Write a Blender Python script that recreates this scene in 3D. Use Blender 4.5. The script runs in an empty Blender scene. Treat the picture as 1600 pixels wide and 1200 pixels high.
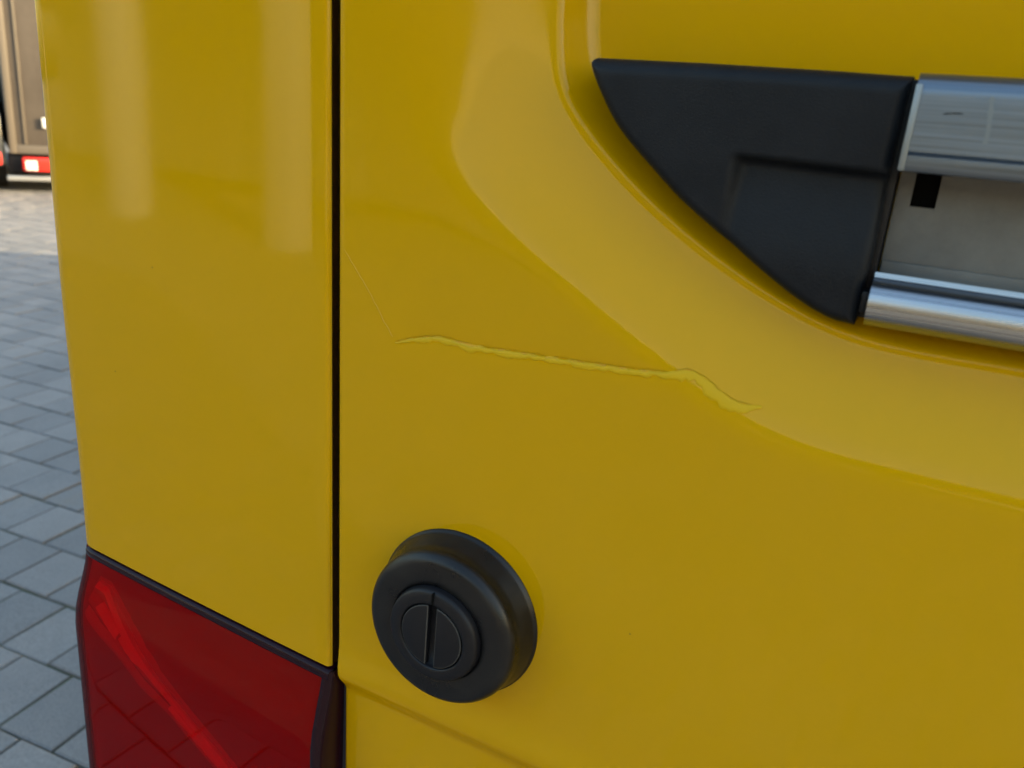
import bpy, bmesh, math, random
import numpy as np
from mathutils import Matrix, Vector, noise

random.seed(7)
rng = np.random.default_rng(7)
scene = bpy.context.scene
col = scene.collection
R = math.radians

# ------------------------------------------------------------------ camera
# world: rear face of the van is the plane y = 0 (it looks towards -y), z = 0 is the paving
FPX = 1261.0
vx = np.array([-2753., -658., FPX]); vz = np.array([-342., 3850., FPX])
AX = -vx / np.linalg.norm(vx)
AZ = -vz / np.linalg.norm(vz); AZ -= AX * AX.dot(AZ); AZ /= np.linalg.norm(AZ)
AY = np.cross(AZ, AX)
B = np.array([AX, AY, AZ])
CAM = np.array([0., -.32, 1.35])
cam = bpy.data.cameras.new('camera')
cam_ob = bpy.data.objects.new('camera', cam); col.objects.link(cam_ob)
m = Matrix.Identity(4)
for i in range(3):
    m[i][0] = B[i, 0]; m[i][1] = -B[i, 1]; m[i][2] = -B[i, 2]; m[i][3] = CAM[i]
cam_ob.matrix_world = m
cam.sensor_width = 36; cam.lens = 36 * FPX / 1600
cam.clip_start = .01; cam.clip_end = 2000
cam.dof.use_dof = True; cam.dof.focus_distance = .47; cam.dof.aperture_fstop = 11
scene.camera = cam_ob

# ------------------------------------------------------------------ sky, sun, exposure
SUN_AZ, SUN_EL = 30.0, 19.0            # azimuth from +x towards +y
world = bpy.data.worlds.new('World'); scene.world = world; world.use_nodes = True
nt = world.node_tree
sky = nt.nodes.new('ShaderNodeTexSky'); sky.sky_type = 'NISHITA'; sky.sun_disc = False
sky.sun_elevation = R(SUN_EL); sky.sun_rotation = R(90 - SUN_AZ)
sky.air_density = 1.9; sky.dust_density = 4.0; sky.ozone_density = 2.8
nt.links.new(sky.outputs[0], nt.nodes['Background'].inputs[0])
nt.nodes['Background'].inputs[1].default_value = .15
sun = bpy.data.lights.new('sun', 'SUN'); sun.energy = 2.8; sun.angle = R(.5); sun.color = (1, .79, .45)
sun_ob = bpy.data.objects.new('sun', sun); col.objects.link(sun_ob)
sd = Vector((math.cos(R(SUN_EL)) * math.cos(R(SUN_AZ)), math.cos(R(SUN_EL)) * math.sin(R(SUN_AZ)), math.sin(R(SUN_EL))))
sun_ob.rotation_euler = sd.to_track_quat('Z', 'Y').to_euler()
scene.view_settings.view_transform = 'Standard'; scene.view_settings.look = 'None'
scene.view_settings.exposure = 2.1; scene.view_settings.gamma = 1

# ------------------------------------------------------------------ helpers
def on(px, py, y=0.0):
    """point of the plane y that the photograph shows at this place"""
    d = B @ np.array([px - 800., py - 600., FPX]); t = (y - CAM[1]) / d[1]
    return CAM + t * d
def ground(px, py, z=0.0):
    d = B @ np.array([px - 800., py - 600., FPX]); t = (z - CAM[2]) / d[2]
    return CAM + t * d
def project(p):
    c = B.T @ (np.asarray(p) - CAM)
    return (800 + FPX * c[0] / c[2], 600 + FPX * c[1] / c[2], c[2])
def xz(pts, y=0.0):
    return np.array([on(a, b, y)[[0, 2]] for a, b in pts])
def smooth_line(P, n=4):
    P = np.asarray(P, float)
    for _ in range(n):
        q = np.empty((2 * len(P), P.shape[1])); a, b = P[:-1], P[1:]
        q = np.empty((2 * (len(P) - 1) + 2, P.shape[1]))
        q[0] = P[0]; q[-1] = P[-1]
        q[1:-1:2] = .75 * a + .25 * b; q[2:-1:2] = .25 * a + .75 * b
        P = q
    return P
def sstep(t):
    t = np.clip(t, 0, 1); return t * t * (3 - 2 * t)
def dist_line(X, Z, P):
    d = np.full(X.shape, 1e9)
    for (x0, z0), (x1, z1) in zip(P[:-1], P[1:]):
        dx, dz = x1 - x0, z1 - z0; L = dx * dx + dz * dz
        if L < 1e-16: continue
        t = np.clip(((X - x0) * dx + (Z - z0) * dz) / L, 0, 1)
        d = np.minimum(d, (X - x0 - t * dx) ** 2 + (Z - z0 - t * dz) ** 2)
    return np.sqrt(d)
def inside(X, Z, P):
    c = np.zeros(X.shape, bool)
    Q = np.vstack([P, P[:1]])
    for (x0, z0), (x1, z1) in zip(Q[:-1], Q[1:]):
        if z0 == z1: continue
        k = ((z0 > Z) != (z1 > Z)) & (X < (x1 - x0) * (Z - z0) / (z1 - z0) + x0)
        c ^= k
    return c
def signed(X, Z, P):
    d = dist_line(X, Z, np.vstack([P, P[:1]]))
    return np.where(inside(X, Z, P), d, -d)

def empty(name, loc=(0, 0, 0), rz=0):
    o = bpy.data.objects.new(name, None); col.objects.link(o); o.location = loc; o.rotation_euler = (0, 0, rz)
    o.empty_display_size = .1
    return o
def tag(o, label=None, cat=None, group=None, kind=None):
    for k, v in (('label', label), ('category', cat), ('group', group), ('kind', kind)):
        if v: o[k] = v
    return o
def mesh_ob(name, verts, faces, mat, parent=None, smooth=False):
    me = bpy.data.meshes.new(name)
    me.from_pydata([tuple(map(float, v)) for v in verts], [], faces)
    me.validate(); me.update()
    if mat: me.materials.append(mat)
    if smooth: me.shade_smooth()
    o = bpy.data.objects.new(name, me); col.objects.link(o)
    if parent: o.parent = parent
    return o
def grid_faces(nr, nc, flip=False, wrap=False):
    f = []
    for r in range(nr - 1):
        for c in range(nc if wrap else nc - 1):
            a = r * nc + c; b = r * nc + (c + 1) % nc; q = (a, b, b + nc, a + nc)
            f.append(q[::-1] if flip else q)
    return f
class Boxes:
    """collects bevelled boxes, tubes and prisms for one part"""
    def __init__(s): s.bm = bmesh.new()
    def box(s, x0, x1, y0, y1, z0, z1, bev=0.0):
        t = bmesh.new()
        bmesh.ops.create_cube(t, size=1)
        for v in t.verts:
            v.co = Vector(((x0 + x1) / 2 + v.co.x * (x1 - x0), (y0 + y1) / 2 + v.co.y * (y1 - y0), (z0 + z1) / 2 + v.co.z * (z1 - z0)))
        if bev: bmesh.ops.bevel(t, geom=t.edges[:], offset=bev, segments=2, affect='EDGES', profile=.5)
        s.add(t); return s
    def add(s, t):
        me = bpy.data.meshes.new('tmp'); t.to_mesh(me); t.free(); s.bm.from_mesh(me); bpy.data.meshes.remove(me)
    def prism(s, pts, axis, a, b, bev=0.0):
        """polygon pts extruded along axis ('x','y' or 'z') from a to b"""
        t = bmesh.new()
        def P(p, w): return {'x': (w, p[0], p[1]), 'y': (p[0], w, p[1]), 'z': (p[0], p[1], w)}[axis]
        f = t.faces.new([t.verts.new(P(p, a)) for p in pts])
        r = bmesh.ops.extrude_face_region(t, geom=[f])
        d = {'x': Vector((b - a, 0, 0)), 'y': Vector((0, b - a, 0)), 'z': Vector((0, 0, b - a))}[axis]
        for v in r['geom']:
            if isinstance(v, bmesh.types.BMVert): v.co += d
        bmesh.ops.recalc_face_normals(t, faces=t.faces[:])
        if bev: bmesh.ops.bevel(t, geom=[e for e in t.edges if e.calc_face_angle(0) > .5], offset=bev, segments=2, affect='EDGES', profile=.5)
        s.add(t); return s
    def cyl(s, c, axis, r, h, n=24, bev=0.0):
        t = bmesh.new()
        bmesh.ops.create_cone(t, cap_ends=True, segments=n, radius1=r, radius2=r, depth=h)
        rot = {'x': Matrix.Rotation(R(90), 4, 'Y'), 'y': Matrix.Rotation(R(90), 4, 'X'), 'z': Matrix.Identity(4)}[axis]
        bmesh.ops.transform(t, matrix=Matrix.Translation(c) @ rot, verts=t.verts[:])
        if bev: bmesh.ops.bevel(t, geom=[e for e in t.edges if e.calc_face_angle(0) > 1], offset=bev, segments=2, affect='EDGES', profile=.5)
        s.add(t); return s
    def build(s, name, mat, parent=None, smooth=True):
        me = bpy.data.meshes.new(name); s.bm.to_mesh(me); s.bm.free()
        if mat: me.materials.append(mat)
        if smooth: me.shade_smooth(); me.set_sharp_from_angle(angle=R(38))
        o = bpy.data.objects.new(name, me); col.objects.link(o)
        if parent: o.parent = parent
        return o

# ------------------------------------------------------------------ materials
def mat(name, base=(.5, .5, .5), rough=.5, metal=0.0, coat=0.0, coat_rough=.03, spec=.5):
    M = bpy.data.materials.new(name); M.use_nodes = True
    b = M.node_tree.nodes['Principled BSDF']
    b.inputs['Base Color'].default_value = (*base, 1); b.inputs['Roughness'].default_value = rough
    b.inputs['Metallic'].default_value = metal; b.inputs['Coat Weight'].default_value = coat
    b.inputs['Coat Roughness'].default_value = coat_rough; b.inputs['Specular IOR Level'].default_value = spec
    return M
def nd(M, t, **kw):
    n = M.node_tree.nodes.new(t)
    for k, v in kw.items():
        if k in n.inputs.keys(): n.inputs[k].default_value = v
        else: setattr(n, k, v)
    return n
def lk(M, a, b): M.node_tree.links.new(a, b)
def bsdf(M): return M.node_tree.nodes['Principled BSDF']
def ramp(M, fac, stops):
    r = nd(M, 'ShaderNodeValToRGB'); e = r.color_ramp.elements
    while len(e) < len(stops): e.new(.5)
    for el, (p, c) in zip(e, stops): el.position = p; el.color = (*c, 1) if len(c) == 3 else c
    lk(M, fac, r.inputs[0]); return r
def coords(M, scale=(1, 1, 1)):
    t = nd(M, 'ShaderNodeTexCoord'); mp = nd(M, 'ShaderNodeMapping'); mp.inputs['Scale'].default_value = scale
    lk(M, t.outputs['Object'], mp.inputs[0]); return mp.outputs[0]
def noise_bump(M, scale, strength, dist, detail=3, vec=None, sock='Normal', stretch=None):
    n = nd(M, 'ShaderNodeTexNoise', Scale=scale, Detail=detail)
    lk(M, vec or coords(M, stretch or (1, 1, 1)), n.inputs['Vector'])
    b = nd(M, 'ShaderNodeBump', Strength=strength, Distance=dist)
    lk(M, n.outputs['Fac'], b.inputs['Height']); lk(M, b.outputs[0], bsdf(M).inputs[sock]); return n

PAINT = mat('yellow_paint', (.475, .26, .0), .5, 0, .7, .02, 0.0)
def paint_nodes(M):
    c = coords(M); bsdf(M).inputs['Coat IOR'].default_value = 1.35
    n = nd(M, 'ShaderNodeTexNoise', Scale=420., Detail=2.); lk(M, c, n.inputs['Vector'])
    n2 = nd(M, 'ShaderNodeTexNoise', Scale=16., Detail=2.); lk(M, c, n2.inputs['Vector'])
    b = nd(M, 'ShaderNodeBump', Strength=.02, Distance=.0005); lk(M, n.outputs['Fac'], b.inputs['Height'])
    b2 = nd(M, 'ShaderNodeBump', Strength=.04, Distance=.002); lk(M, n2.outputs['Fac'], b2.inputs['Height']); lk(M, b.outputs[0], b2.inputs['Normal'])
    lk(M, b2.outputs[0], bsdf(M).inputs['Coat Normal'])
    # a thin film of dust, uneven
    d = nd(M, 'ShaderNodeTexNoise', Scale=9., Detail=6., Roughness=.65); lk(M, c, d.inputs['Vector'])
    r = ramp(M, d.outputs['Fac'], [(.42, (.475, .26, .0)), (.8, (.462, .257, .001))]); 
    # a few dark specks of road dirt
    v = nd(M, 'ShaderNodeTexVoronoi', Scale=26.); lk(M, c, v.inputs['Vector'])
    sp = nd(M, 'ShaderNodeSeparateColor'); lk(M, v.outputs['Color'], sp.inputs[0])
    size = nd(M, 'ShaderNodeMapRange'); size.inputs[1].default_value = .8; size.inputs[2].default_value = 1; size.inputs[3].default_value = 0; size.inputs[4].default_value = .017; lk(M, sp.outputs[0], size.inputs[0])
    lt = nd(M, 'ShaderNodeMath', operation='LESS_THAN'); lk(M, v.outputs['Distance'], lt.inputs[0]); lk(M, size.outputs[0], lt.inputs[1])
    mx = nd(M, 'ShaderNodeMix', data_type='RGBA'); lk(M, lt.outputs[0], mx.inputs[0]); lk(M, r.outputs[0], mx.inputs[6]); mx.inputs[7].default_value = (.16, .10, .02, 1)
    lk(M, mx.outputs[2], bsdf(M).inputs['Base Color'])
    rr = ramp(M, d.outputs['Fac'], [(.35, (.045,) * 3), (.75, (.075,) * 3)]); lk(M, rr.outputs[0], bsdf(M).inputs['Coat Roughness'])
paint_nodes(PAINT)
FILLER = mat('exposed_filler', (.482, .295, .001), .5, spec=.2)
GROOVE_SHADE = mat('groove_shade', (.37, .22, .001), .7, spec=.1)  # darker colour stands in for shade in the fine groove
noise_bump(FILLER, 600, .4, .0004)
SCRATCHED = mat('scratched_line', (.465, .272, .008), .6)
BLACK = mat('black_plastic', (.006, .0075, .0105), .42, spec=.16)
def black_nodes(M):
    n = nd(M, 'ShaderNodeTexNoise', Scale=34., Detail=6., Roughness=.65); lk(M, coords(M), n.inputs['Vector'])
    r = ramp(M, n.outputs['Fac'], [(.35, (.0045, .006, .0088)), (.62, (.0075, .009, .012)), (.8, (.013, .014, .017))]); lk(M, r.outputs[0], bsdf(M).inputs['Base Color'])
    q = ramp(M, n.outputs['Fac'], [(.3, (.36,) * 3), (.75, (.5,) * 3)]); lk(M, q.outputs[0], bsdf(M).inputs['Roughness'])
black_nodes(BLACK)
noise_bump(BLACK, 1500, .5, .0004, 2)
RUBBER = mat('black_rubber', (.006, .006, .007), .36, spec=.3)
def rubber_nodes(M):
    n = nd(M, 'ShaderNodeTexNoise', Scale=60., Detail=5.); lk(M, coords(M), n.inputs['Vector'])
    r = ramp(M, n.outputs['Fac'], [(.4, (.005, .005, .006)), (.75, (.012, .0115, .011))]); lk(M, r.outputs[0], bsdf(M).inputs['Base Color'])
    q = ramp(M, n.outputs['Fac'], [(.35, (.26,) * 3), (.75, (.48,) * 3)]); lk(M, q.outputs[0], bsdf(M).inputs['Roughness'])
rubber_nodes(RUBBER)
noise_bump(RUBBER, 900, .12, .0003)
CAPM = mat('cap_plastic', (.006, .006, .008), .45, spec=.25); noise_bump(CAPM, 1200, .2, .0003)
DUSTY = mat('dusty_edge', (.035, .033, .03), .7)
SEAL = mat('seal_rubber', (.02, .022, .03), .6)
DARK = mat('gap_shade_and_mark', (.002, .002, .002), .9, spec=.1)  # near-black colour stands in for shade in slot and notch; also one mark
def metal_mat(name, base, rough, s1):
    M = mat(name, base, rough, 1.0)
    c = coords(M, (2.0, 90, 260))
    n = nd(M, 'ShaderNodeTexNoise', Scale=s1, Detail=5.); lk(M, c, n.inputs['Vector'])
    r = ramp(M, n.outputs['Fac'], [(.3, tuple(v * .62 for v in base)), (.72, base)]); lk(M, r.outputs[0], bsdf(M).inputs['Base Color'])
    q = ramp(M, n.outputs['Fac'], [(.25, (rough * .75,) * 3), (.8, (rough * 1.5,) * 3)]); lk(M, q.outputs[0], bsdf(M).inputs['Roughness'])
    b = nd(M, 'ShaderNodeBump', Strength=.1, Distance=.0003); lk(M, n.outputs['Fac'], b.inputs['Height']); lk(M, b.outputs[0], bsdf(M).inputs['Normal'])
    return M
ALU = metal_mat('brushed_aluminium', (.18, .215, .26), .38, 4.)
ALU_RIM = metal_mat('polished_rim', (.42, .435, .46), .27, 4.)
PLATE = mat('grey_backing', (.19, .185, .175), .55)
def plate_nodes(M):
    n = nd(M, 'ShaderNodeTexNoise', Scale=40., Detail=8., Roughness=.7); lk(M, coords(M), n.inputs['Vector'])
    r = ramp(M, n.outputs['Fac'], [(.3, (.085, .083, .078)), (.75, (.14, .137, .128))]); lk(M, r.outputs[0], bsdf(M).inputs['Base Color'])
plate_nodes(PLATE); noise_bump(PLATE, 1500, .3, .0003)
SCUFF = mat('scuffed_metal', (.24, .27, .29), .5, 1.0)
SMEAR = mat('smeared_metal', (.18, .21, .235), .5, 1.0)
LAMP_BLACK = mat('lamp_border', (.012, .002, .006), .25, 0, .1, .03, .15)
def lens_mat():
    M = bpy.data.materials.new('red_lens'); M.use_nodes = True; t = M.node_tree; t.nodes.remove(bsdf(M))
    out = t.nodes['Material Output']
    tr = nd(M, 'ShaderNodeBsdfTransparent'); tr.inputs[0].default_value = (.72, .006, .012, 1)
    gl = nd(M, 'ShaderNodeBsdfGlossy'); gl.inputs['Roughness'].default_value = .015; gl.inputs['Color'].default_value = (.6, .5, .5, 1)
    fr0 = nd(M, 'ShaderNodeFresnel', IOR=1.36); fr = nd(M, 'ShaderNodeMath', operation='MULTIPLY'); fr.inputs[1].default_value = .8; lk(M, fr0.outputs[0], fr.inputs[0])
    mx = nd(M, 'ShaderNodeMixShader'); lk(M, fr.outputs[0], mx.inputs[0]); lk(M, tr.outputs[0], mx.inputs[1]); lk(M, gl.outputs[0], mx.inputs[2])
    lk(M, mx.outputs[0], out.inputs['Surface']); return M
LENS = lens_mat()
REFLECTOR = mat('lamp_inner', (.45, .26, .26), .35)
GUIDE_SHEEN = mat('guide_sheen', (.66, .46, .46), .35)  # paler than the lamp interior, paints sky light on the band
GUIDE_GLINT = mat('light_guide', (.95, .9, .9), .3)  # near-white colour paints the sky glint on the ribs

# ------------------------------------------------------------------ paving
def stone_mat(name, rnd_socket):
    M = mat(name, (.3, .3, .3), .85)
    if rnd_socket == 'obj': rn = nd(M, 'ShaderNodeObjectInfo').outputs['Random']
    else: rn = nd(M, 'ShaderNodeNewGeometry').outputs['Random Per Island']
    g = nd(M, 'ShaderNodeNewGeometry')
    n = nd(M, 'ShaderNodeTexNoise', Scale=3.5, Detail=6., Roughness=.7); lk(M, g.outputs['Position'], n.inputs['Vector'])
    f = nd(M, 'ShaderNodeTexNoise', Scale=190., Detail=3.); lk(M, g.outputs['Position'], f.inputs['Vector'])
    r1 = ramp(M, rn, [(0, (.150, .148, .150)), (.5, (.175, .171, .171)), (1, (.203, .194, .19))])
    r2 = ramp(M, n.outputs['Fac'], [(.3, (.82, .82, .83)), (.6, (1, 1, 1)), (.74, (1.06, .98, .88))])
    r3 = ramp(M, f.outputs['Fac'], [(.3, (.78,) * 3), (.55, (1,) * 3), (.72, (1.15,) * 3)])
    a = nd(M, 'ShaderNodeMix', data_type='RGBA', blend_type='MULTIPLY'); a.inputs[0].default_value = 1
    lk(M, r1.outputs[0], a.inputs[6]); lk(M, r2.outputs[0], a.inputs[7])
    b = nd(M, 'ShaderNodeMix', data_type='RGBA', blend_type='MULTIPLY'); b.inputs[0].default_value = 1
    lk(M, a.outputs[2], b.inputs[6]); lk(M, r3.outputs[0], b.inputs[7]); lk(M, b.outputs[2], bsdf(M).inputs['Base Color'])
    bp = nd(M, 'ShaderNodeBump', Strength=.35, Distance=.002); lk(M, f.outputs['Fac'], bp.inputs['Height']); lk(M, bp.outputs[0], bsdf(M).inputs['Normal'])
    return M
STONE, STONES = stone_mat('paver_stone', 'obj'), stone_mat('paver_stone_field', 'island')
JOINT = mat('mossy_joint', (.06, .075, .03), .95)
def joint_nodes(M):
    g = nd(M, 'ShaderNodeNewGeometry')
    n = nd(M, 'ShaderNodeTexNoise', Scale=9., Detail=8.); lk(M, g.outputs['Position'], n.inputs['Vector'])
    r = ramp(M, n.outputs['Fac'], [(.33, (.022, .022, .016)), (.5, (.045, .058, .02)), (.68, (.06, .05, .034))]); ln = nd(M, 'ShaderNodeVectorMath', operation='LENGTH'); lk(M, g.outputs['Position'], ln.inputs[0])
    far = nd(M, 'ShaderNodeMapRange'); far.inputs[1].default_value = 13; far.inputs[2].default_value = 17; lk(M, ln.outputs['Value'], far.inputs[0])
    mx = nd(M, 'ShaderNodeMix', data_type='RGBA'); lk(M, far.outputs[0], mx.inputs[0]); lk(M, r.outputs[0], mx.inputs[6]); mx.inputs[7].default_value = (.165, .16, .155, 1)
    lk(M, mx.outputs[2], bsdf(M).inputs['Base Color'])
joint_nodes(JOINT)


W_ROW, L_STONE, ANG = .195, .163, R(5.0)
ca, sa = math.cos(ANG), math.sin(ANG)
ORG = ground(66.7, 848.5)
def cell(i, j):
    u = i * L_STONE + (.52 * L_STONE if j % 2 else 0) + .5 * L_STONE; v = (j + .5) * W_ROW
    return ORG[0] + u * ca - v * sa, ORG[1] + u * sa + v * ca
def paver_shape(w, l, h=.05, e=.004, jit=.0012):
    a, b = l / 2, w / 2
    ring = lambda k, z: [(-a + k + random.uniform(-jit, jit), -b + k + random.uniform(-jit, jit), z), (a - k + random.uniform(-jit, jit), -b + k + random.uniform(-jit, jit), z),
                         (a - k + random.uniform(-jit, jit), b - k + random.uniform(-jit, jit), z), (-a + k + random.uniform(-jit, jit), b - k + random.uniform(-jit, jit), z)]
    V = ring(0, -h) + ring(0, -e * .7) + ring(e, 0)
    F = [(8, 9, 10, 11)]
    for k in (0, 4):
        for i in range(4): F.append((k + i, k + (i + 1) % 4, k + 4 + (i + 1) % 4, k + 4 + i))
    return V, F
base = mesh_ob('ground', [(-400, -400, -.007), (400, -400, -.007), (400, 400, -.007), (-400, 400, -.007)], [(0, 1, 2, 3)], JOINT)
tag(base, 'dark mossy bed under the grey block paving', kind='structure')
pave = empty('pavement'); tag(pave, 'grey rectangular block paving beside the van with mossy joints', kind='structure')
shapes = []
for k in range(8):
    V, F = paver_shape(W_ROW - random.uniform(.005, .0085), L_STONE - random.uniform(.0045, .008))
    me = bpy.data.meshes.new('paver'); me.from_pydata(V, [], F); me.update(); me.materials.append(STONE); shapes.append(me)
cells = [(i, j) for i in range(-130, 90) for j in range(-65, 65)]
seen, rest = [], []
for i, j in cells:
    x, y = cell(i, j)
    if not (-17 < x < 5 and -8.5 < y < 11): continue
    px, py, dz = project((x, y, 0))
    if dz > .1 and -18 < px < 175 - (1200 - py) * .02 and 330 < py < 1240: seen.append((math.hypot(x, y), i, j))
    else: rest.append((i, j))
seen.sort(); rest += [(i, j) for _, i, j in seen[300:]]
for _, i, j in seen[:300]:
    x, y = cell(i, j)
    o = bpy.data.objects.new('paver', random.choice(shapes)); col.objects.link(o); o.parent = pave
    o.location = (x, y, random.gauss(0, .0012)); o.rotation_euler = (random.gauss(0, .006), random.gauss(0, .006), ANG + random.gauss(0, .006) + (math.pi if random.random() < .5 else 0))
VV, FF = [], []
for i, j in rest:
    x, y = cell(i, j)
    V, F = paver_shape(W_ROW - .0065, L_STONE - .006); k = len(VV); dz = random.gauss(0, .0015)
    VV += [(x + a * ca - b * sa, y + a * sa + b * ca, c + dz) for a, b, c in V]; FF += [tuple(q + k for q in f) for f in F]
fld = mesh_ob('paver_field', VV, FF, STONES, pave); fld['kind'] = 'stuff'

# ------------------------------------------------------------------ the van
van = empty('delivery_van')
tag(van, 'yellow van seen close at its rear corner with a cracked scratch in the door paint', 'van')

GAP_L = lambda z: -.2612 + .0205 * (1.3945 - z)          # right edge of the corner panel
GAP_R = lambda z: GAP_L(z) + .0049                        # left edge of the door

# --- corner panel: a gently crowned sheet that rolls round into the body side
RC, XC = .020, -.4623
def corner_profile(z, inset=0.0, bulge=0.0, xr=None, n=26):
    """points (x, y) from the gap round to the side; bulge pushes out along the normal"""
    xr = GAP_L(z) if xr is None else xr
    P = []
    r = .0028
    for k in range(5):
        a = R(90) * k / 4
        P.append((xr - r * (1 - math.cos(a)), r * (1 - math.sin(a)), 0, -1))
    for k in range(1, n + 1):
        x = xr - r + (XC - xr + r) * k / n
        P.append((x, .0022 * ((x - xr) / .19) ** 2, 0, -1))
    y0 = P[-1][1]
    for k in range(1, 15):
        a = R(90) * k / 14
        P.append((XC - RC * math.sin(a), y0 + RC * (1 - math.cos(a)), -math.sin(a), -math.cos(a)))
    P.append((XC - RC - .004, .06, -1, 0)); P.append((XC - RC - .012, .4, -1, 0)); P.append((XC - RC - .02, 1.0, -1, 0))
    P.append((XC - RC - .02, 5.2, -1, 0)); P.append((XC - RC + .02, 6.7, -1, 0)); P.append((XC - RC + .16, 7.25, -1, 0))
    return [(x + nx * bulge, y + ny * bulge) for x, y, nx, ny in P]
LAMP_TOP = lambda x: 1.0335 + (-.2523 - x) * .042
zs = [None] + list(np.linspace(1.08, 1.5, 22)) + [1.7, 1.95, 2.2]
V = []
for z in zs:
    for x, y in corner_profile(1.2 if z is None else z):
        zz = LAMP_TOP(max(x, -.47)) + .0012 if z is None else z
        lean = 0 if zz < 1.5 else (zz - 1.5) ** 2 * .05
        V.append((x - .003 * float(sstep((zz - 1.08) / .16)) * float(sstep((-.30 - x) / .15)) + (GAP_L(zz) - GAP_L(1.2) if z is None and x > -.262 else 0), y + lean * (1 if y < .3 else 0), zz))
nc = len(corner_profile(1.2))
# inner lip along the gap
F = grid_faces(len(zs), nc, flip=True)
k0 = len(V)
for r_, z in enumerate(zs): V.append((V[r_ * nc][0] - .0003, .022, V[r_ * nc][2]))
for r_ in range(len(zs) - 1): F.append((k0 + r_, r_ * nc, (r_ + 1) * nc, k0 + r_ + 1))
mesh_ob('corner_panel', V, F, PAINT, van, True)
# the rest of the body behind the photograph's frame
b = Boxes()
b.prism([(-.44, 2.2), (-.40, 2.36), (-.30, 2.56), (-.1, 2.6), (1.07, 2.6), (1.27, 2.56), (1.37, 2.36), (1.41, 2.2), (1.43, 1.2), (1.42, .45), (-.45, .45), (-.452, 1.0), (-.45, 1.3)], 'y', .16, 7.2)
b.build('body_shell', PAINT, van, False)
b = Boxes(); b.box(.4835 + .004, 1.2, 0, .05, .52, 2.2, .006); b.build('rear_door', PAINT, van)
b = Boxes(); b.box(1.205, 1.425, .002, .2, .52, 2.2, .02); b.build('corner_panel', PAINT, van)
b = Boxes(); b.prism([(-.42, 2.2), (-.38, 2.34), (-.28, 2.53), (-.1, 2.57), (1.07, 2.57), (1.25, 2.53), (1.35, 2.34), (1.39, 2.2)], 'y', .06, .165); b.build('roof_edge', PAINT, van)
b = Boxes(); b.box(-.475, 1.43, -.06, .3, .38, .515, .02); b.build('bumper', BLACK, van)
b = Boxes()
for z0, z1 in ((.45, .62), (.62, 1.03)): b.box(XC - RC - .012, XC - RC + .03, .075, 7.1, z0, z1, .004)
b.build('side_sill', PAINT, van)

# --- left rear door: one pressed sheet, recess for the number plate, pocket for the handle strip
CX = .115                                                # middle of the door
mir = lambda P: np.array([(2 * CX - x, z) for x, z in P[::-1]])
outer_h = xz([(680, -40), (680, 90), (682, 170), (702, 235), (760, 310), (850, 400), (1000, 530), (1100, 610), (1200, 668), (1300, 705), (1450, 738), (1600, 758)])
outer_h[-1, 1] = outer_h[-2, 1] + .0008
D1, D2 = .025, .014
inner_h = xz([(880, -40), (876, 60), (884, 140), (922, 205), (1000, 298), (1100, 388), (1200, 458), (1300, 512), (1400, 542), (1600, 575)], D1)
inner_h[-1, 1] = inner_h[-2, 1] + .0005
top_o, top_i = 1.56, 1.52
OUT = np.vstack([[(outer_h[0, 0], top_o)], smooth_line(outer_h, 4), mir(smooth_line(outer_h, 4)), [(2 * CX - outer_h[0, 0], top_o)]])
INN = np.vstack([[(inner_h[0, 0], top_i)], smooth_line(inner_h, 4), mir(smooth_line(inner_h, 4)), [(2 * CX - inner_h[0, 0], top_i)]])
SCR = xz([(616, 537), (650, 529), (690, 528), (720, 540), (800, 552), (880, 564), (960, 576), (1040, 586), (1072, 580), (1100, 596), (1132, 624), (1160, 638), (1188, 642)], 0.0)
SCRS = smooth_line(SCR, 2)
# slope of the recess: a harmonic sheet between the two outlines, creases softened
GS = .002; gx = np.arange(-.27, .50, GS); gz = np.arange(1.15, 1.66, GS)
GXX, GZZ = np.meshgrid(gx, gz)
io, ii = inside(GXX, GZZ, OUT), inside(GXX, GZZ, INN)
Uh = np.clip(signed(GXX, GZZ, OUT) / .05, 0, 1) * io; Uh[ii] = 1
free = io & ~ii
for _ in range(1500):
    A = .25 * (np.roll(Uh, 1, 0) + np.roll(Uh, -1, 0) + np.roll(Uh, 1, 1) + np.roll(Uh, -1, 1)); Uh[free] = A[free]
Uh = 1.34 * Uh - .34 * Uh ** 2
def soften(A, n):
    for _ in range(n):
        A = (np.roll(A, 1, 0) + 2 * A + np.roll(A, -1, 0)) / 4; A = (np.roll(A, 1, 1) + 2 * A + np.roll(A, -1, 1)) / 4
    return A
U1 = soften(Uh, 14); U2 = soften(U1, 150)
wl = sstep((GZZ - 1.285) / .07)                          # the upright flank is drawn much softer than the diagonal
Uh = U1 * (1 - wl) + U2 * wl
def sample_S(X, Z):
    """cubic B-spline lookup, smooth enough for a glossy coat"""
    fx = np.clip((X - gx[0]) / GS, 2, len(gx) - 4); fz = np.clip((Z - gz[0]) / GS, 2, len(gz) - 4)
    ix = fx.astype(int); iz = fz.astype(int); tx = fx - ix; tz = fz - iz
    W = lambda t: [(1 - t) ** 3 / 6, (3 * t ** 3 - 6 * t ** 2 + 4) / 6, (-3 * t ** 3 + 3 * t ** 2 + 3 * t + 1) / 6, t ** 3 / 6]
    wx, wz = W(tx), W(tz); out = np.zeros(np.shape(X))
    for a in range(4):
        for b_ in range(4): out += wx[a] * wz[b_] * Uh[iz + a_off(b_), ix + a_off(a)]
    return out
def a_off(k): return k - 1
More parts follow.
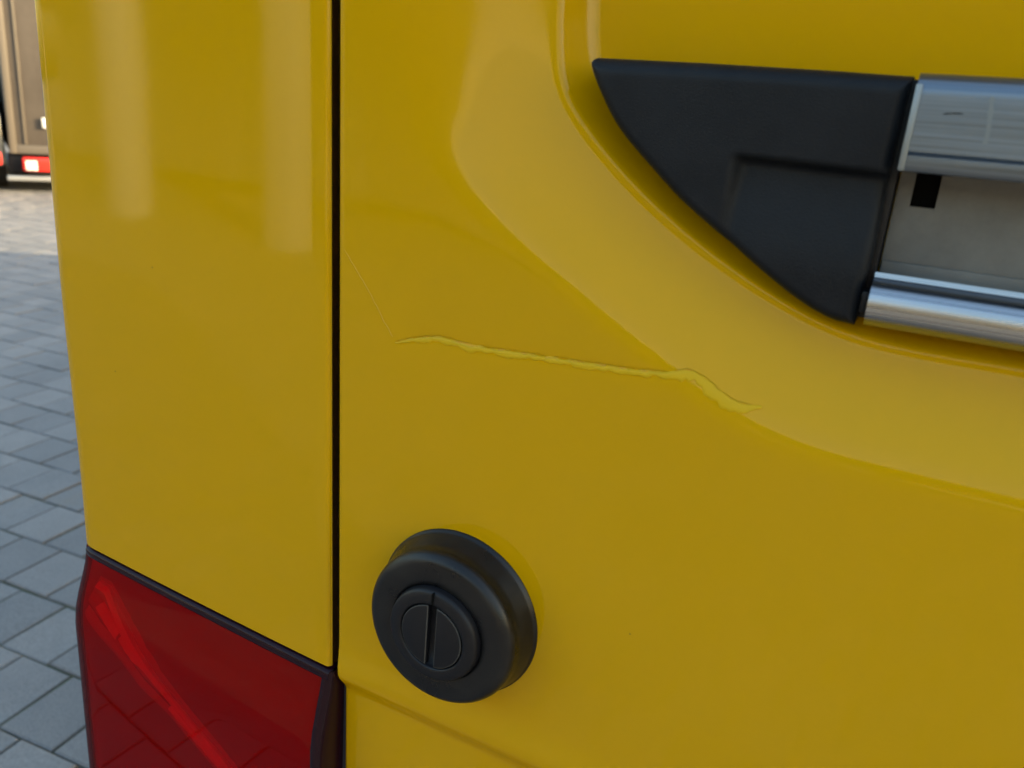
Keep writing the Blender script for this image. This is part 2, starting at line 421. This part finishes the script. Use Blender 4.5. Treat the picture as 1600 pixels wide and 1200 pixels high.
def door_depth(X, Z, scratch=True):
    X = np.asarray(X, float); Z = np.asarray(Z, float)
    dI = signed(X, Z, INN)
    S = sample_S(X, Z)
    # lip: rounded over about 3 mm, then a steep wall to the pocket floor
    t = np.clip((dI + np.sqrt(dI * dI + .0011 ** 2)) / 2 / .012, 0, 1)
    y = D1 * S + D2 * (.3 * sstep(t) + .7 * t)
    y -= .0010 * np.exp(-((dI - .0002) / .0022) ** 2)           # rolled bead along the lip
    y += .0065 * sstep((1.0325 - Z) / .016) - .0015 * np.exp(-((Z - 1.036) / .010) ** 2)
    y += .0012 * ((X - CX) / .36) ** 2                     # slight crown
    if scratch:
        d = dist_line(X, Z, SCRS)
        zl = np.interp(X, SCRS[:, 0], SCRS[:, 1])
        w = sstep((X + .222) / .02) * sstep((-.07 - X) / .02)
        above = np.clip(Z - zl, 0, None)
        y += w * np.where(Z > zl,   .0011 * np.exp(-(above / .026) ** 1.0), .0003 * np.exp(-((Z - zl) / .006) ** 2))
        y += .0003 * w * np.exp(-(d / .0014) ** 2)
    return y
def steps(*segs):
    out = []
    for a, b_, s in segs: out += list(np.arange(a, b_ - 1e-9, s))
    out.append(segs[-1][1]); return np.array(out)
r = .0026
cs = np.concatenate([[0, .00012, .0004, .0009, .0016], steps((r, .215, .001), (.215, .33, .0014), (.33, .72, .012), (.72, .7345, .003))])
zs = steps((.53, .92, .012), (.92, 1.0, .002), (1.0, 1.06, .0012), (1.06, 1.19, .002), (1.19, 1.265, .0008), (1.265, 1.41, .0011), (1.41, 1.60, .006), (1.60, 2.15, .05))
Cg, Zg = np.meshgrid(cs, zs)
Xg = Cg + GAP_R(Zg)
Yg = door_depth(Xg, Zg)
for e in (Cg,):
    q = np.clip(r - e, 0, r); Yg += r - np.sqrt(np.maximum(r * r - q * q, 0))
Yg += np.where(Zg > 1.5, (Zg - 1.5) ** 2 * .05, 0)
V = np.stack([Xg, Yg, Zg], -1).reshape(-1, 3).tolist()
nr, nc = Xg.shape
F = grid_faces(nr, nc)
k0 = len(V)
for i in range(nr): V.append((Xg[i, 0] + .0002, .02, zs[i]))
for i in range(nr - 1): F.append((k0 + i, i * nc, (i + 1) * nc, k0 + i + 1))
door = mesh_ob('rear_door', V, F, PAINT, van, True)
door['label'] = 'left rear door with a recess, handle strip and a cracked scratch'
# seal in the gap
V = [];
for z in np.linspace(.53, 2.15, 40): V += [(GAP_L(z) - .02, .016, z), (GAP_L(z) + .0002, .0105, z), (GAP_R(z) - .0002, .0105, z), (GAP_R(z) + .02, .016, z)]
mesh_ob('door_seal', V, grid_faces(40, 4), SEAL, van)
# --- the crack in the paint: a raised, flaking ribbon that follows the sheet
def ribbon(name, line, wid, up, matl, seed, n=260, m_=9):
    L = np.concatenate([[0], np.cumsum(np.hypot(*np.diff(line, axis=0).T))]); t = np.linspace(0, L[-1], n)
    x = np.interp(t, L, line[:, 0]); z = np.interp(t, L, line[:, 1])
    tx = np.gradient(x); tz = np.gradient(z); q = np.hypot(tx, tz); nx, nz = tz / q, -tx / q     # to the lower side
    VV = []
    X = np.zeros((n, m_)); Z = np.zeros((n, m_)); H = np.zeros((n, m_))
    for i in range(n):
        s = t[i] / L[-1]
        wob = noise.noise((t[i] * 130, seed, 0)); wb2 = noise.noise((t[i] * 420, seed, 3))
        lo = wid * (.75 + .55 * wob + .3 * wb2) * min(1, s * 14, (1 - s) * 22); hi = wid * (.22 + .1 * wb2)
        g = 1 + .45 * float(sstep((s - .74) / .12)) if wid > .001 else 1; lo *= g; hi *= g
        off = .0006 * noise.noise((t[i] * 260, seed, 8))
        for k in range(m_):
            f = k / (m_ - 1); o_ = -hi + (lo + hi) * f + off
            X[i, k] = x[i] + nx[i] * o_; Z[i, k] = z[i] + nz[i] * o_
            H[i, k] = up * max(0, math.sin(math.pi * min(1, f * 1.02)) ** .6) * (.55 + .6 * abs(noise.noise((X[i, k] * 260, Z[i, k] * 700, seed)))) if 0 < k < m_ - 1 else -.0004
    Y = door_depth(X, Z) - H - .00015
    return mesh_ob(name, np.stack([X, Y, Z], -1).reshape(-1, 3).tolist(), grid_faces(n, m_), matl, door, True)
ribbon('scratch', SCRS, .0034, .00035, PAINT_F if False else FILLER, 4.2)['label'] = 'long raised crack of flaking yellow paint'
ribbon('scratch', smooth_line(xz([(536, 390), (556, 424), (575, 455), (592, 490), (612, 527)]), 2), .00035, .00015, SCRATCHED, 9.1, 80, 4)['label'] = 'hair-thin pale scratch by the door gap'

for a, b_, sd_ in ((0, 62, 3), (70, 118, 11), (124, 199, 17), (203, 254, 23)):
    q = resample_line = np.array([SCRS[0]]); L_ = np.concatenate([[0], np.cumsum(np.hypot(*np.diff(SCRS, axis=0).T))])
    tt = np.linspace(L_[-1] * a / 260, L_[-1] * b_ / 260, 24); q = np.stack([np.interp(tt, L_, SCRS[:, 0]), np.interp(tt, L_, SCRS[:, 1]) + .0011], -1)
    ribbon('crack', q, .00026, .00045, GROOVE_SHADE, sd_, 60, 4)  # thin ribbon carrying the painted shade of the groove
# --- black plastic end trim of the handle strip
TY = .010
hyp = smooth_line(xz([(932, 88), (921, 92), (918, 102), (936, 149), (962, 201), (1008, 255), (1061, 315), (1130, 374), (1191, 429), (1246, 473), (1293, 501), (1322, 508), (1334, 511)], TY), 3)
top = xz([(932, 88), (1100, 96), (1300, 108), (1428, 117)], TY)
rgt = smooth_line(xz([(1428, 117), (1420, 140), (1405, 200), (1387, 272), (1364, 400), (1346, 452), (1334, 511)], TY), 3)
def resample(P, t):
    L = np.concatenate([[0], np.cumsum(np.hypot(*np.diff(P, axis=0).T))]); L /= L[-1]
    return np.stack([np.interp(t, L, P[:, 0]), np.interp(t, L, P[:, 1])], -1)
nu, nv = 110, 90
tv = np.linspace(0, 1, nv) ** 1.25; tv[-1] = 1
Lp = resample(hyp, np.clip(tv, 0, .998)); Rp = resample(rgt, np.clip(tv, 0, .99))
tu = .5 - .5 * np.cos(np.pi * np.linspace(0, 1, nu)); tu = .6 * tu + .4 * np.linspace(0, 1, nu)
Xt = Lp[:, :1] * (1 - tu) + Rp[:, :1] * tu; Zt = Lp[:, 1:] * (1 - tu) + Rp[:, 1:] * tu
topz = np.interp(Xt[0], top[:, 0], top[:, 1]); Zt[0] = topz
for i in range(1, 6): Zt[i] = Zt[i] + (topz - (Lp[0, 1] * (1 - tu) + Rp[0, 1] * tu)) * (1 - i / 6)
outl = np.vstack([hyp, rgt[::-1], top[::-1]])
dd = np.minimum(dist_line(Xt, Zt, np.vstack([hyp, rgt[::-1]])) * 1.0, 1)
dt = dist_line(Xt, Zt, top)
def roundover(d, rad):
    q = np.clip(rad - d, 0, rad); return rad - np.sqrt(np.maximum(rad * rad - q * q, 0))
Yt = TY + np.maximum(roundover(dd, .0042), roundover(dt, .0068))
# shallow finger recess
p0, p1 = on(1146, 243, TY)[[0, 2]], on(1400, 274, TY)[[0, 2]]; p2 = on(1126, 352, TY)[[0, 2]]
e1 = (p1 - p0) / np.linalg.norm(p1 - p0); n1 = np.array([e1[1], -e1[0]]); e2 = (p2 - p0) / np.linalg.norm(p2 - p0); n2 = np.array([-e2[1], e2[0]])
if n1.dot(p2 - p0) < 0: n1 = -n1
if n2.dot(p1 - p0) < 0: n2 = -n2
a_ = (Xt - p0[0]) * n1[0] + (Zt - p0[1]) * n1[1]; b_ = (Xt - p0[0]) * n2[0] + (Zt - p0[1]) * n2[1]
Yt += .0062 * sstep((a_ + .0012) / .0038) * sstep((b_ + .0015) / .006) * (1 - .85 * sstep(a_ / .042))
def trim_mesh(flip):
    X = 2 * CX - Xt if flip else Xt
    V = np.stack([X, Yt, Zt], -1).reshape(-1, 3).tolist(); F = grid_faces(nv, nu, flip=not flip)
    idx = list(range(nu)) + [i * nu + nu - 1 for i in range(1, nv)] + [(nv - 1) * nu + k for k in range(nu - 2, -1, -1)] + [i * nu for i in range(nv - 2, 0, -1)]
    k0 = len(V); V += [(V[i][0], .05, V[i][2]) for i in idx]; n = len(idx)
    F += [((idx[i], k0 + i, k0 + (i + 1) % n, idx[(i + 1) % n]) if not flip else (idx[i], idx[(i + 1) % n], k0 + (i + 1) % n, k0 + i)) for i in range(n)]
    return mesh_ob('handle_trim', V, F, BLACK, van, True)
trim_mesh(False)['label'] = 'black plastic wedge at the end of the handle strip'
trim_mesh(True)

# --- bright metal handle strip
SY = .006
zt, zb = on(1436, 111, SY)[2], on(1406, 266, SY)[2]; xl = on(1421, 188, SY)[0]; xr = 2 * CX - xl
yb = .030
zl_top, zl_bot = on(1380, 437, SY)[2], on(1357, 514, SY)[2]
bx = Boxes(); sx0, sx1 = on(1426, 300, yb)[0], on(1467, 300, yb)[0]; sz1, sz0 = zb + .006, on(1445, 325, yb)[2]
zlow = zl_top - .006
bx.box(xl + .0005, sx0, yb, yb + .004, zlow, zt - .004); bx.box(sx0, sx1, yb + .0001, yb + .004, zlow, sz0); bx.box(sx1, xr, yb, yb + .004, zlow, zt - .004); bx.box(sx0, sx1, yb + .0001, yb + .004, sz1, zt - .004)
bx.box(xl + .0007, xr, yb - .0016, yb + .002, zl_top - .002, zl_top + .0045, .0006)
plate = bx.build('handle_plate', PLATE, van)
Boxes().box(sx0 - .002, sx1 + .002, yb + .0041, yb + .008, sz0 - .003, sz1 + .003).build('slot_shade', DARK, plate)  # black slab painting the shade inside the opening
prof = [(yb - .0005, zt - .0006)]
rr = .0078
prof += [(SY + rr - rr * math.sin(R(a)), zt - rr + rr * math.cos(R(a))) for a in range(0, 91, 9)]
hf = zb + .0052
prof += [(SY, hf + .0014), (SY + .0008, hf + .0007), (SY - .0002, hf), (SY - .0004, zb + .0012), (SY + .0004, zb), (SY + .006, zb - .0004), (yb - .0005, zb + .001)]
b = Boxes(); b.prism(prof, 'x', xl, xr); rail = b.build('top_rail', ALU, plate); rail['label'] = 'flat upper metal strip, dull and scuffed'
b = Boxes(); b.box(xl - .0004, xl + .0019, SY - .0007, yb - .001, zb - .0002, zt - rr * .5, .0006); b.build('rail_end', SCUFF, plate)
# bottom rail
rb = .0088; yc, zc = SY + rb, zl_bot + rb - .0002
prof = [(yb - .001, zl_top - .0015), (yb - .004, zl_top - .001), (yc + .002, zc + rb + .0026), (yc + .0014, zc + rb + .0008)]
prof += [(yc - rb * math.sin(R(a)), zc + rb * math.cos(R(a))) for a in range(6, 181, 7)]
prof += [(yb - .001, zc - rb)]
b = Boxes(); b.prism(prof, 'x', xl - .0002, xr); b.build('bottom_rail', ALU_RIM, plate)['label'] = 'rounded lower metal strip, shiny with a nick'
# scuffs on the strips
def scuff(name, pts, wid, y, seed, matl):
    line = smooth_line(xz(pts, y), 2); n = len(line); V = []
    for i in range(n):
        w = wid * (.5 + .7 * abs(noise.noise((i * .8, seed, 0)))) * min(1, .3 + i / 4, .3 + (n - 1 - i) / 4)
        a = line[max(i - 1, 0)]; c = line[min(i + 1, n - 1)]; t = (c - a) / np.linalg.norm(c - a)
        for s in (-1, 1): V.append((line[i, 0] - t[1] * w * s, y, line[i, 1] + t[0] * w * s))
    return mesh_ob(name, V, grid_faces(n, 2), matl, plate)
scuff('scuff_mark', [(1550, 150), (1549, 168), (1546, 190), (1543, 212), (1538, 226)], .0012, SY - .00012, 2, SMEAR)
scuff('scuff_mark', [(1473, 178), (1490, 177), (1506, 178)], .0003, SY - .00012, 5, DARK)
# black end piece between wedge and strip
b = Boxes(); x0, x1 = Rp[:, 0].min() - .001, xl - .0002
b.box(x0, x1, .021, .05, zl_bot + .001, zt - .0015, .0008)
b.box(x0 + .001, x1 - .0003, .014, .03, zl_bot + .004, zl_bot + .0125, .001)
b.build('end_cap', CAPM, van)
b = Boxes(); b.box(2 * CX - x1, 2 * CX - x0, .021, .05, zl_bot + .001, zt - .0015, .0008); b.build('end_cap', CAPM, van)

# --- rubber stop
def lathe(name, prof, cx, cz, matl, parent, n=96, y0=0.0):
    V = [];
    for rad, y in prof:
        for k in range(n):
            a = 2 * math.pi * k / n; V.append((cx + rad * math.cos(a), y0 + y, cz + rad * math.sin(a)))
    F = grid_faces(len(prof), n, wrap=True)
    c = len(V); V.append((cx, y0 + prof[-1][1], cz)); k0 = (len(prof) - 1) * n
    F += [(k0 + k, k0 + (k + 1) % n, c) for k in range(n)]
    return mesh_ob(name, V, F, matl, parent, True)
GX, GZ, GR = -.1715, 1.1045, .0455
prof = [(GR + .0006, .002), (GR + .0006, -.0006), (GR, -.001), (GR - .0006, -.003), (GR - .0028, -.0100), (GR - .0040, -.0145)]
prof += [(GR - .0098 + .0062 * math.cos(R(a)), -.0150 - .0062 * math.sin(R(a))) for a in range(0, 91, 9)]
prof += [(GR - .0125, -.0213), (GR - .0150, -.0214), (GR - .0175, -.0213), (.0266, -.0211), (.0258, -.0207), (.0256, -.0195), (.012, -.0195)]
stop = lathe('rubber_stop', prof, GX, GZ, RUBBER, van); stop['label'] = 'black round rubber stop on the door'
# screw cap: a ring and a slotted disc
RO, RI, RD = .0252, .0178, .0172
ring = [(RO + .0004, -.0195), (RO, -.0232), (RO - .0004, -.0246), (RO - .0014, -.0254), (RI + .0012, -.0260), (RI + .0003, -.0257), (RI, -.0248), (RI - .0004, -.022), (.004, -.022)]
lathe('cap_ring', ring, GX, GZ, CAPM, stop)
b = Boxes(); b.box(GX - .0005, GX + .0005, -.0266, -.022, GZ + RI + .0006, GZ + RO - .0004, .0003); b.build('notch_shade', DARK, stop)  # raised dark bar painting the shade of a slit
def disc_half(side):
    w = .0024; y1 = -.0258; P = []
    a0 = math.asin(w / RD)
    angs = np.linspace(-math.pi / 2 + a0, math.pi / 2 - a0, 40)
    pts = [(side * RD * math.cos(a), RD * math.sin(a)) for a in angs]
    t = bmesh.new(); f = t.faces.new([t.verts.new((GX + p[0], y1, GZ + p[1])) for p in (pts if side > 0 else pts[::-1])])
    rr_ = bmesh.ops.extrude_face_region(t, geom=[f])
    for v in rr_['geom']:
        if isinstance(v, bmesh.types.BMVert): v.co.y = -.0222
    bmesh.ops.recalc_face_normals(t, faces=t.faces[:])
    rb_ = bmesh.ops.bevel(t, geom=[e for e in t.edges if all(abs(v.co.y - y1) < 1e-5 for v in e.verts)], offset=.0005, segments=2, affect='EDGES', profile=.5)
    for f_ in rb_['faces']: f_.material_index = 1
    return t
b = Boxes(); b.add(disc_half(1)); b.add(disc_half(-1)); b.build('cap_disc', CAPM, stop).data.materials.append(DUSTY)

# --- tail lamp
def lamp_bulge(z): return .0002 + .0115 * sstep((1.0405 - z) / .062)
LB = .52
def lamp_sheet(name, matl, parent, off, top_in, right_in, nz=46, side=.16):
    zt_ = 1.0395 - top_in
    V = []; rows = np.linspace(0, 1, nz) ** 1.0
    for k, s in enumerate(rows):
        zc_ = zt_ * (1 - s) + LB * s
        xr_ = -.2522 - right_in + .018 * 0
        P = corner_profile(1.2, 0, lamp_bulge(zc_) + off, xr_)[:-6]
        P.append((XC - RC - lamp_bulge(zc_) - off, side))
        for x, y in P: V.append((x, y, zc_ if s > 0 else LAMP_TOP(max(x, -.47)) - top_in))
        ncol = len(P)
    # keep the first rows parallel to the slanting top
    for k in range(1, nz):
        s = rows[k]; w = max(0, 1 - s * 6)
        for c in range(ncol):
            x, y, z = V[k * ncol + c]; V[k * ncol + c] = (x, y, z + (V[c][2] - zt_) * w)
    return mesh_ob(name, V, grid_faces(nz, ncol), matl, parent, True)
lamp = lamp_sheet('tail_lamp', LAMP_BLACK, van, -.0165, .001, .0005); lamp['label'] = 'dark red tail lamp at the rear corner'
lamp_sheet('reflector', REFLECTOR, lamp, -.0048, .004, .004)
lamp_sheet('lens', LENS, lamp, 0.0, .0032, .0036)
# black border along the top and along the gap, a little proud of the lens
V = []
xs = np.linspace(-.2530, -.4700, 40)
for x in xs:
    zt_ = LAMP_TOP(x); bl = lambda z: -lamp_bulge(z)
    yy = .0022 * ((x + .26) / .19) ** 2
    if x < XC: yy += RC - math.sqrt(max(RC * RC - (XC - x) ** 2, 0))
    V += [(x, yy + .012, zt_ - .0006), (x, yy + bl(zt_) - .0006, zt_ - .0008), (x, yy + bl(zt_) - .0016, zt_ - .002), (x, yy + bl(zt_ - .006) - .0012, zt_ - .0058), (x, yy + bl(zt_ - .008) + .0002, zt_ - .0066)]
mesh_ob('top_border', V, grid_faces(len(xs), 5, flip=True), LAMP_BLACK, lamp, True)
V = []
zz = np.linspace(1.0325, LB, 40)
for z in zz:
    bl = lamp_bulge(z)
    V += [(-.2505, .016, z), (-.2508, -bl * .6 + .004, z), (-.2516, -bl * .9 + .0006, z), (-.2540, -bl - .0008, z), (-.2572, -bl - .0008, z), (-.2584, -bl + .0004, z)]
mesh_ob('side_border', V, grid_faces(40, 6, flip=True), LAMP_BLACK, lamp, True)
# slanting light guide behind the lens: narrow moulded ribs, their sky glint put into paler colour
def guide(name, up, low, d_up, d_low, ribs, seed, matl):
    n = 60; U = resample(xz(up, .004), np.linspace(0, 1, n)); Lw = resample(xz(low, .004), np.linspace(0, 1, n)); V = []
    def ysurf(x, z, d):
        yy = .0022 * ((x + .26) / .19) ** 2
        if x < XC: yy += RC - math.sqrt(max(RC * RC - (XC - x) ** 2, 0))
        return yy - lamp_bulge(z) + d
    fs = [-.25] + list(np.linspace(0, 1, ribs * 2 + 1)) + [1.15]
    for i in range(n):
        for q, f in enumerate(fs):
            p = U[i] * (1 - f) + Lw[i] * f
            if q in (0, len(fs) - 1): d = .0052
            else:
                d = d_up + (d_low - d_up) * f + (.0007 if q % 2 else -.0003) * (.5 + noise.noise((q * 3.1, i * .11, seed)))
                d = min(max(d, .0006), .0046)
            V.append((p[0], ysurf(p[0], p[1], d), p[1]))
    return mesh_ob(name, V, grid_faces(n, len(fs)), matl, lamp)
guide('light_guide', [(158, 897), (176, 907), (208, 952), (258, 1024), (296, 1072), (416, 1215), (468, 1277)], [(150, 932), (168, 950), (204, 990), (246, 1042), (286, 1080), (402, 1215), (455, 1280)], .0044, .0024, 3, 1.7, GUIDE_SHEEN)
guide('light_guide', [(150, 940), (168, 960), (204, 1001), (244, 1053), (282, 1090), (391, 1215), (443, 1279)], [(146, 950), (164, 970), (200, 1010), (240, 1061), (279, 1096), (386, 1215), (438, 1280)], .0040, .0030, 1, 5.2, GUIDE_SHEEN)

guide('glint_rib', [(160, 906), (176, 915), (206, 962), (256, 1033), (294, 1079), (413, 1217), (465, 1279)], [(157, 912), (173, 922), (203, 969), (253, 1038), (291, 1083), (409, 1219), (461, 1280)], .0020, .0008, 1, 3.3, GUIDE_GLINT)
guide('glint_rib', [(172, 935), (186, 952), (206, 978)], [(165, 940), (180, 958), (203, 986)], .0020, .0008, 1, 8.1, GUIDE_GLINT)
guide('glint_rib', [(214, 978), (236, 1008), (262, 1040)], [(207, 985), (230, 1016), (260, 1044)], .0020, .0008, 1, 6.4, GUIDE_GLINT)
guide('glint_rib', [(292, 1084), (340, 1143), (404, 1216)], [(287, 1090), (336, 1148), (402, 1219)], .0020, .0010, 1, 2.4, GUIDE_GLINT)

# ------------------------------------------------------------------ far vehicles
GREY_BOX = mat('weathered_board', (.2, .165, .13), .7)
def boardn(M):
    n = nd(M, 'ShaderNodeTexNoise', Scale=2.2, Detail=7., Roughness=.65); lk(M, coords(M, (1, 1, .6)), n.inputs['Vector'])
    r = ramp(M, n.outputs['Fac'], [(.3, (.06, .046, .035)), (.7, (.105, .084, .066))]); lk(M, r.outputs[0], bsdf(M).inputs['Base Color'])
boardn(GREY_BOX)
FRAME = mat('pale_frame', (.13, .108, .085), .5)
RED_L = mat('red_lamp', (.7, .03, .02), .25); WHITE_L = mat('clear_lamp', (.9, .85, .8), .15)
TYRE = mat('tyre', (.012, .012, .012), .8); STEEL = mat('galvanised', (.55, .55, .55), .4, .6)
CAR_P = mat('dark_car_paint', (.03, .035, .04), .3, 0, 1); GLASS = mat('car_glass', (.05, .12, .14), .05, 0, 1)
FW = np.array([-.86, .51]); FW /= np.linalg.norm(FW)
anchor = ground(22, 302)
yaw = math.atan2(-FW[0], FW[1])                       # local +y runs away from the camera
tr = empty('box_trailer', anchor, yaw)
tag(tr, 'tall brown-grey box trailer parked across the sunlit yard', 'trailer')
b = Boxes(); b.box(0, 2.3, 0, 5, .47, 3.1, .02); b.build('box', GREY_BOX, tr)
b = Boxes(); b.box(.0, .075, -.03, .0, .47, 3.1, .008); b.box(2.22, 2.3, -.03, 0, .47, 3.1, .008); b.box(.076, 2.219, -.028, 0, .47, .57, .008); b.box(.16, .185, -.02, 0, .575, 3.0, .004); b.build('door_frame', FRAME, tr)
b = Boxes(); b.box(-.02, 2.32, .05, .35, .24, .462, .02); b.build('rear_beam', CAPM, tr)
for x0 in (.12, 1.75):
    b = Boxes(); b.box(x0, x0 + .43, -.02, .05, .265, .43, .02); l = b.build('tail_light', RED_L, tr)
    b = Boxes(); b.box(x0 + .03, x0 + .15, -.027, -.0195, .28, .39, .003); b.build('reversing_light', WHITE_L, l)
b = Boxes(); b.box(-.05, 2.3, .1, .16, .14, .2, .01); b.build('crash_bar', STEEL, tr)
b = Boxes(); b.box(.36, .45, -.05, -.028, .78, .9, .01); b.build('marker_light', WHITE_L, tr)
for x0 in (.1, 2.0):
    b = Boxes(); b.cyl((x0 + .1, 2.4, .33), 'x', .33, .2, 28, .02); w = b.build('wheel', TYRE, tr)
    b = Boxes(); b.cyl((x0 + .1, 2.4, .33), 'x', .19, .215, 20, .01); b.build('rim', STEEL, w)
# dark car left of it
ca_ = empty('parked_car', tuple(anchor[:2] + np.array([math.cos(yaw), math.sin(yaw)]) * -.13) + (0,), yaw)
tag(ca_, 'dark car with blue-green glass beside the box trailer', 'car')
prof = [(0, .3), (-.03, .62), (0, .95), (.45, 1.02), (1.0, 1.45), (2.2, 1.5), (3.0, 1.0), (4.0, .85), (4.2, .55), (4.15, .28)]
b = Boxes(); b.prism(prof[::-1], 'x', -1.5, .08, .06); b.build('body', CAR_P, ca_)
b = Boxes(); b.prism([(.52, 1.03), (1.02, 1.42), (2.15, 1.46), (2.8, 1.03)][::-1], 'x', .06, .095, .004); b.build('side_window', GLASS, ca_)
b = Boxes(); b.prism([(.4, 1.05), (.96, 1.47), (.985, 1.45), (.44, 1.02)], 'x', -1.4, -.02, .003); b.build('rear_window', GLASS, ca_)
for x0 in (-1.46, -.2):
    b = Boxes(); b.box(x0, x0 + .24, -.05, .05, .33, .48, .02); b.build('tail_light', RED_L, ca_)
for x0, y0 in ((-1.4, .75), (.0, .75), (-1.4, 3.35), (.0, 3.35)):
    b = Boxes(); b.cyl((x0, y0, .31), 'x', .31, .2, 28, .02); w = b.build('wheel', TYRE, ca_)
    b = Boxes(); b.cyl((x0, y0, .31), 'x', .19, .215, 20, .01); b.build('rim', STEEL, w)

# ------------------------------------------------------------------ hall behind the photographer (seen in the paint)
HALL = mat('pale_render', (.7, .68, .64), .8); HALL_C = mat('white_column', (.58, .57, .55), .6); SHUT = mat('grey_shutter', (.55, .54, .51), .5)
hall = empty('hall', (-5.3, -5.4, 0)); tag(hall, 'pale hall with white posts mirrored in the yellow paint, and an added shading roof', 'building')
b = Boxes(); b.box(-10.4, 11, -9, -4.4, 0, 2.7); b.build('wall', HALL, hall)
b = Boxes(); b.box(-10.6, 11.2, -9.2, .1, 2.505, 2.75, .03); b.build('added_canopy', HALL, hall)  # unseen roof added to keep the hall wall in shade
for k in (-3, -1, 0, 4):
    b = Boxes(); b.box(k * 2.6 - .19, k * 2.6 + .19, -.395, -.02, 0, 2.5, .02); b.build('post', HALL_C, hall)
for k in range(-4, 4):
    b = Boxes()
    for q in range(9): b.box(.35 + k * 2.6, 2.25 + k * 2.6, -4.38, -4.34 + (q % 2) * .012, .02 + q * .25, .262 + q * .25, .006)
    b.build('roller_shutter', SHUT, hall)
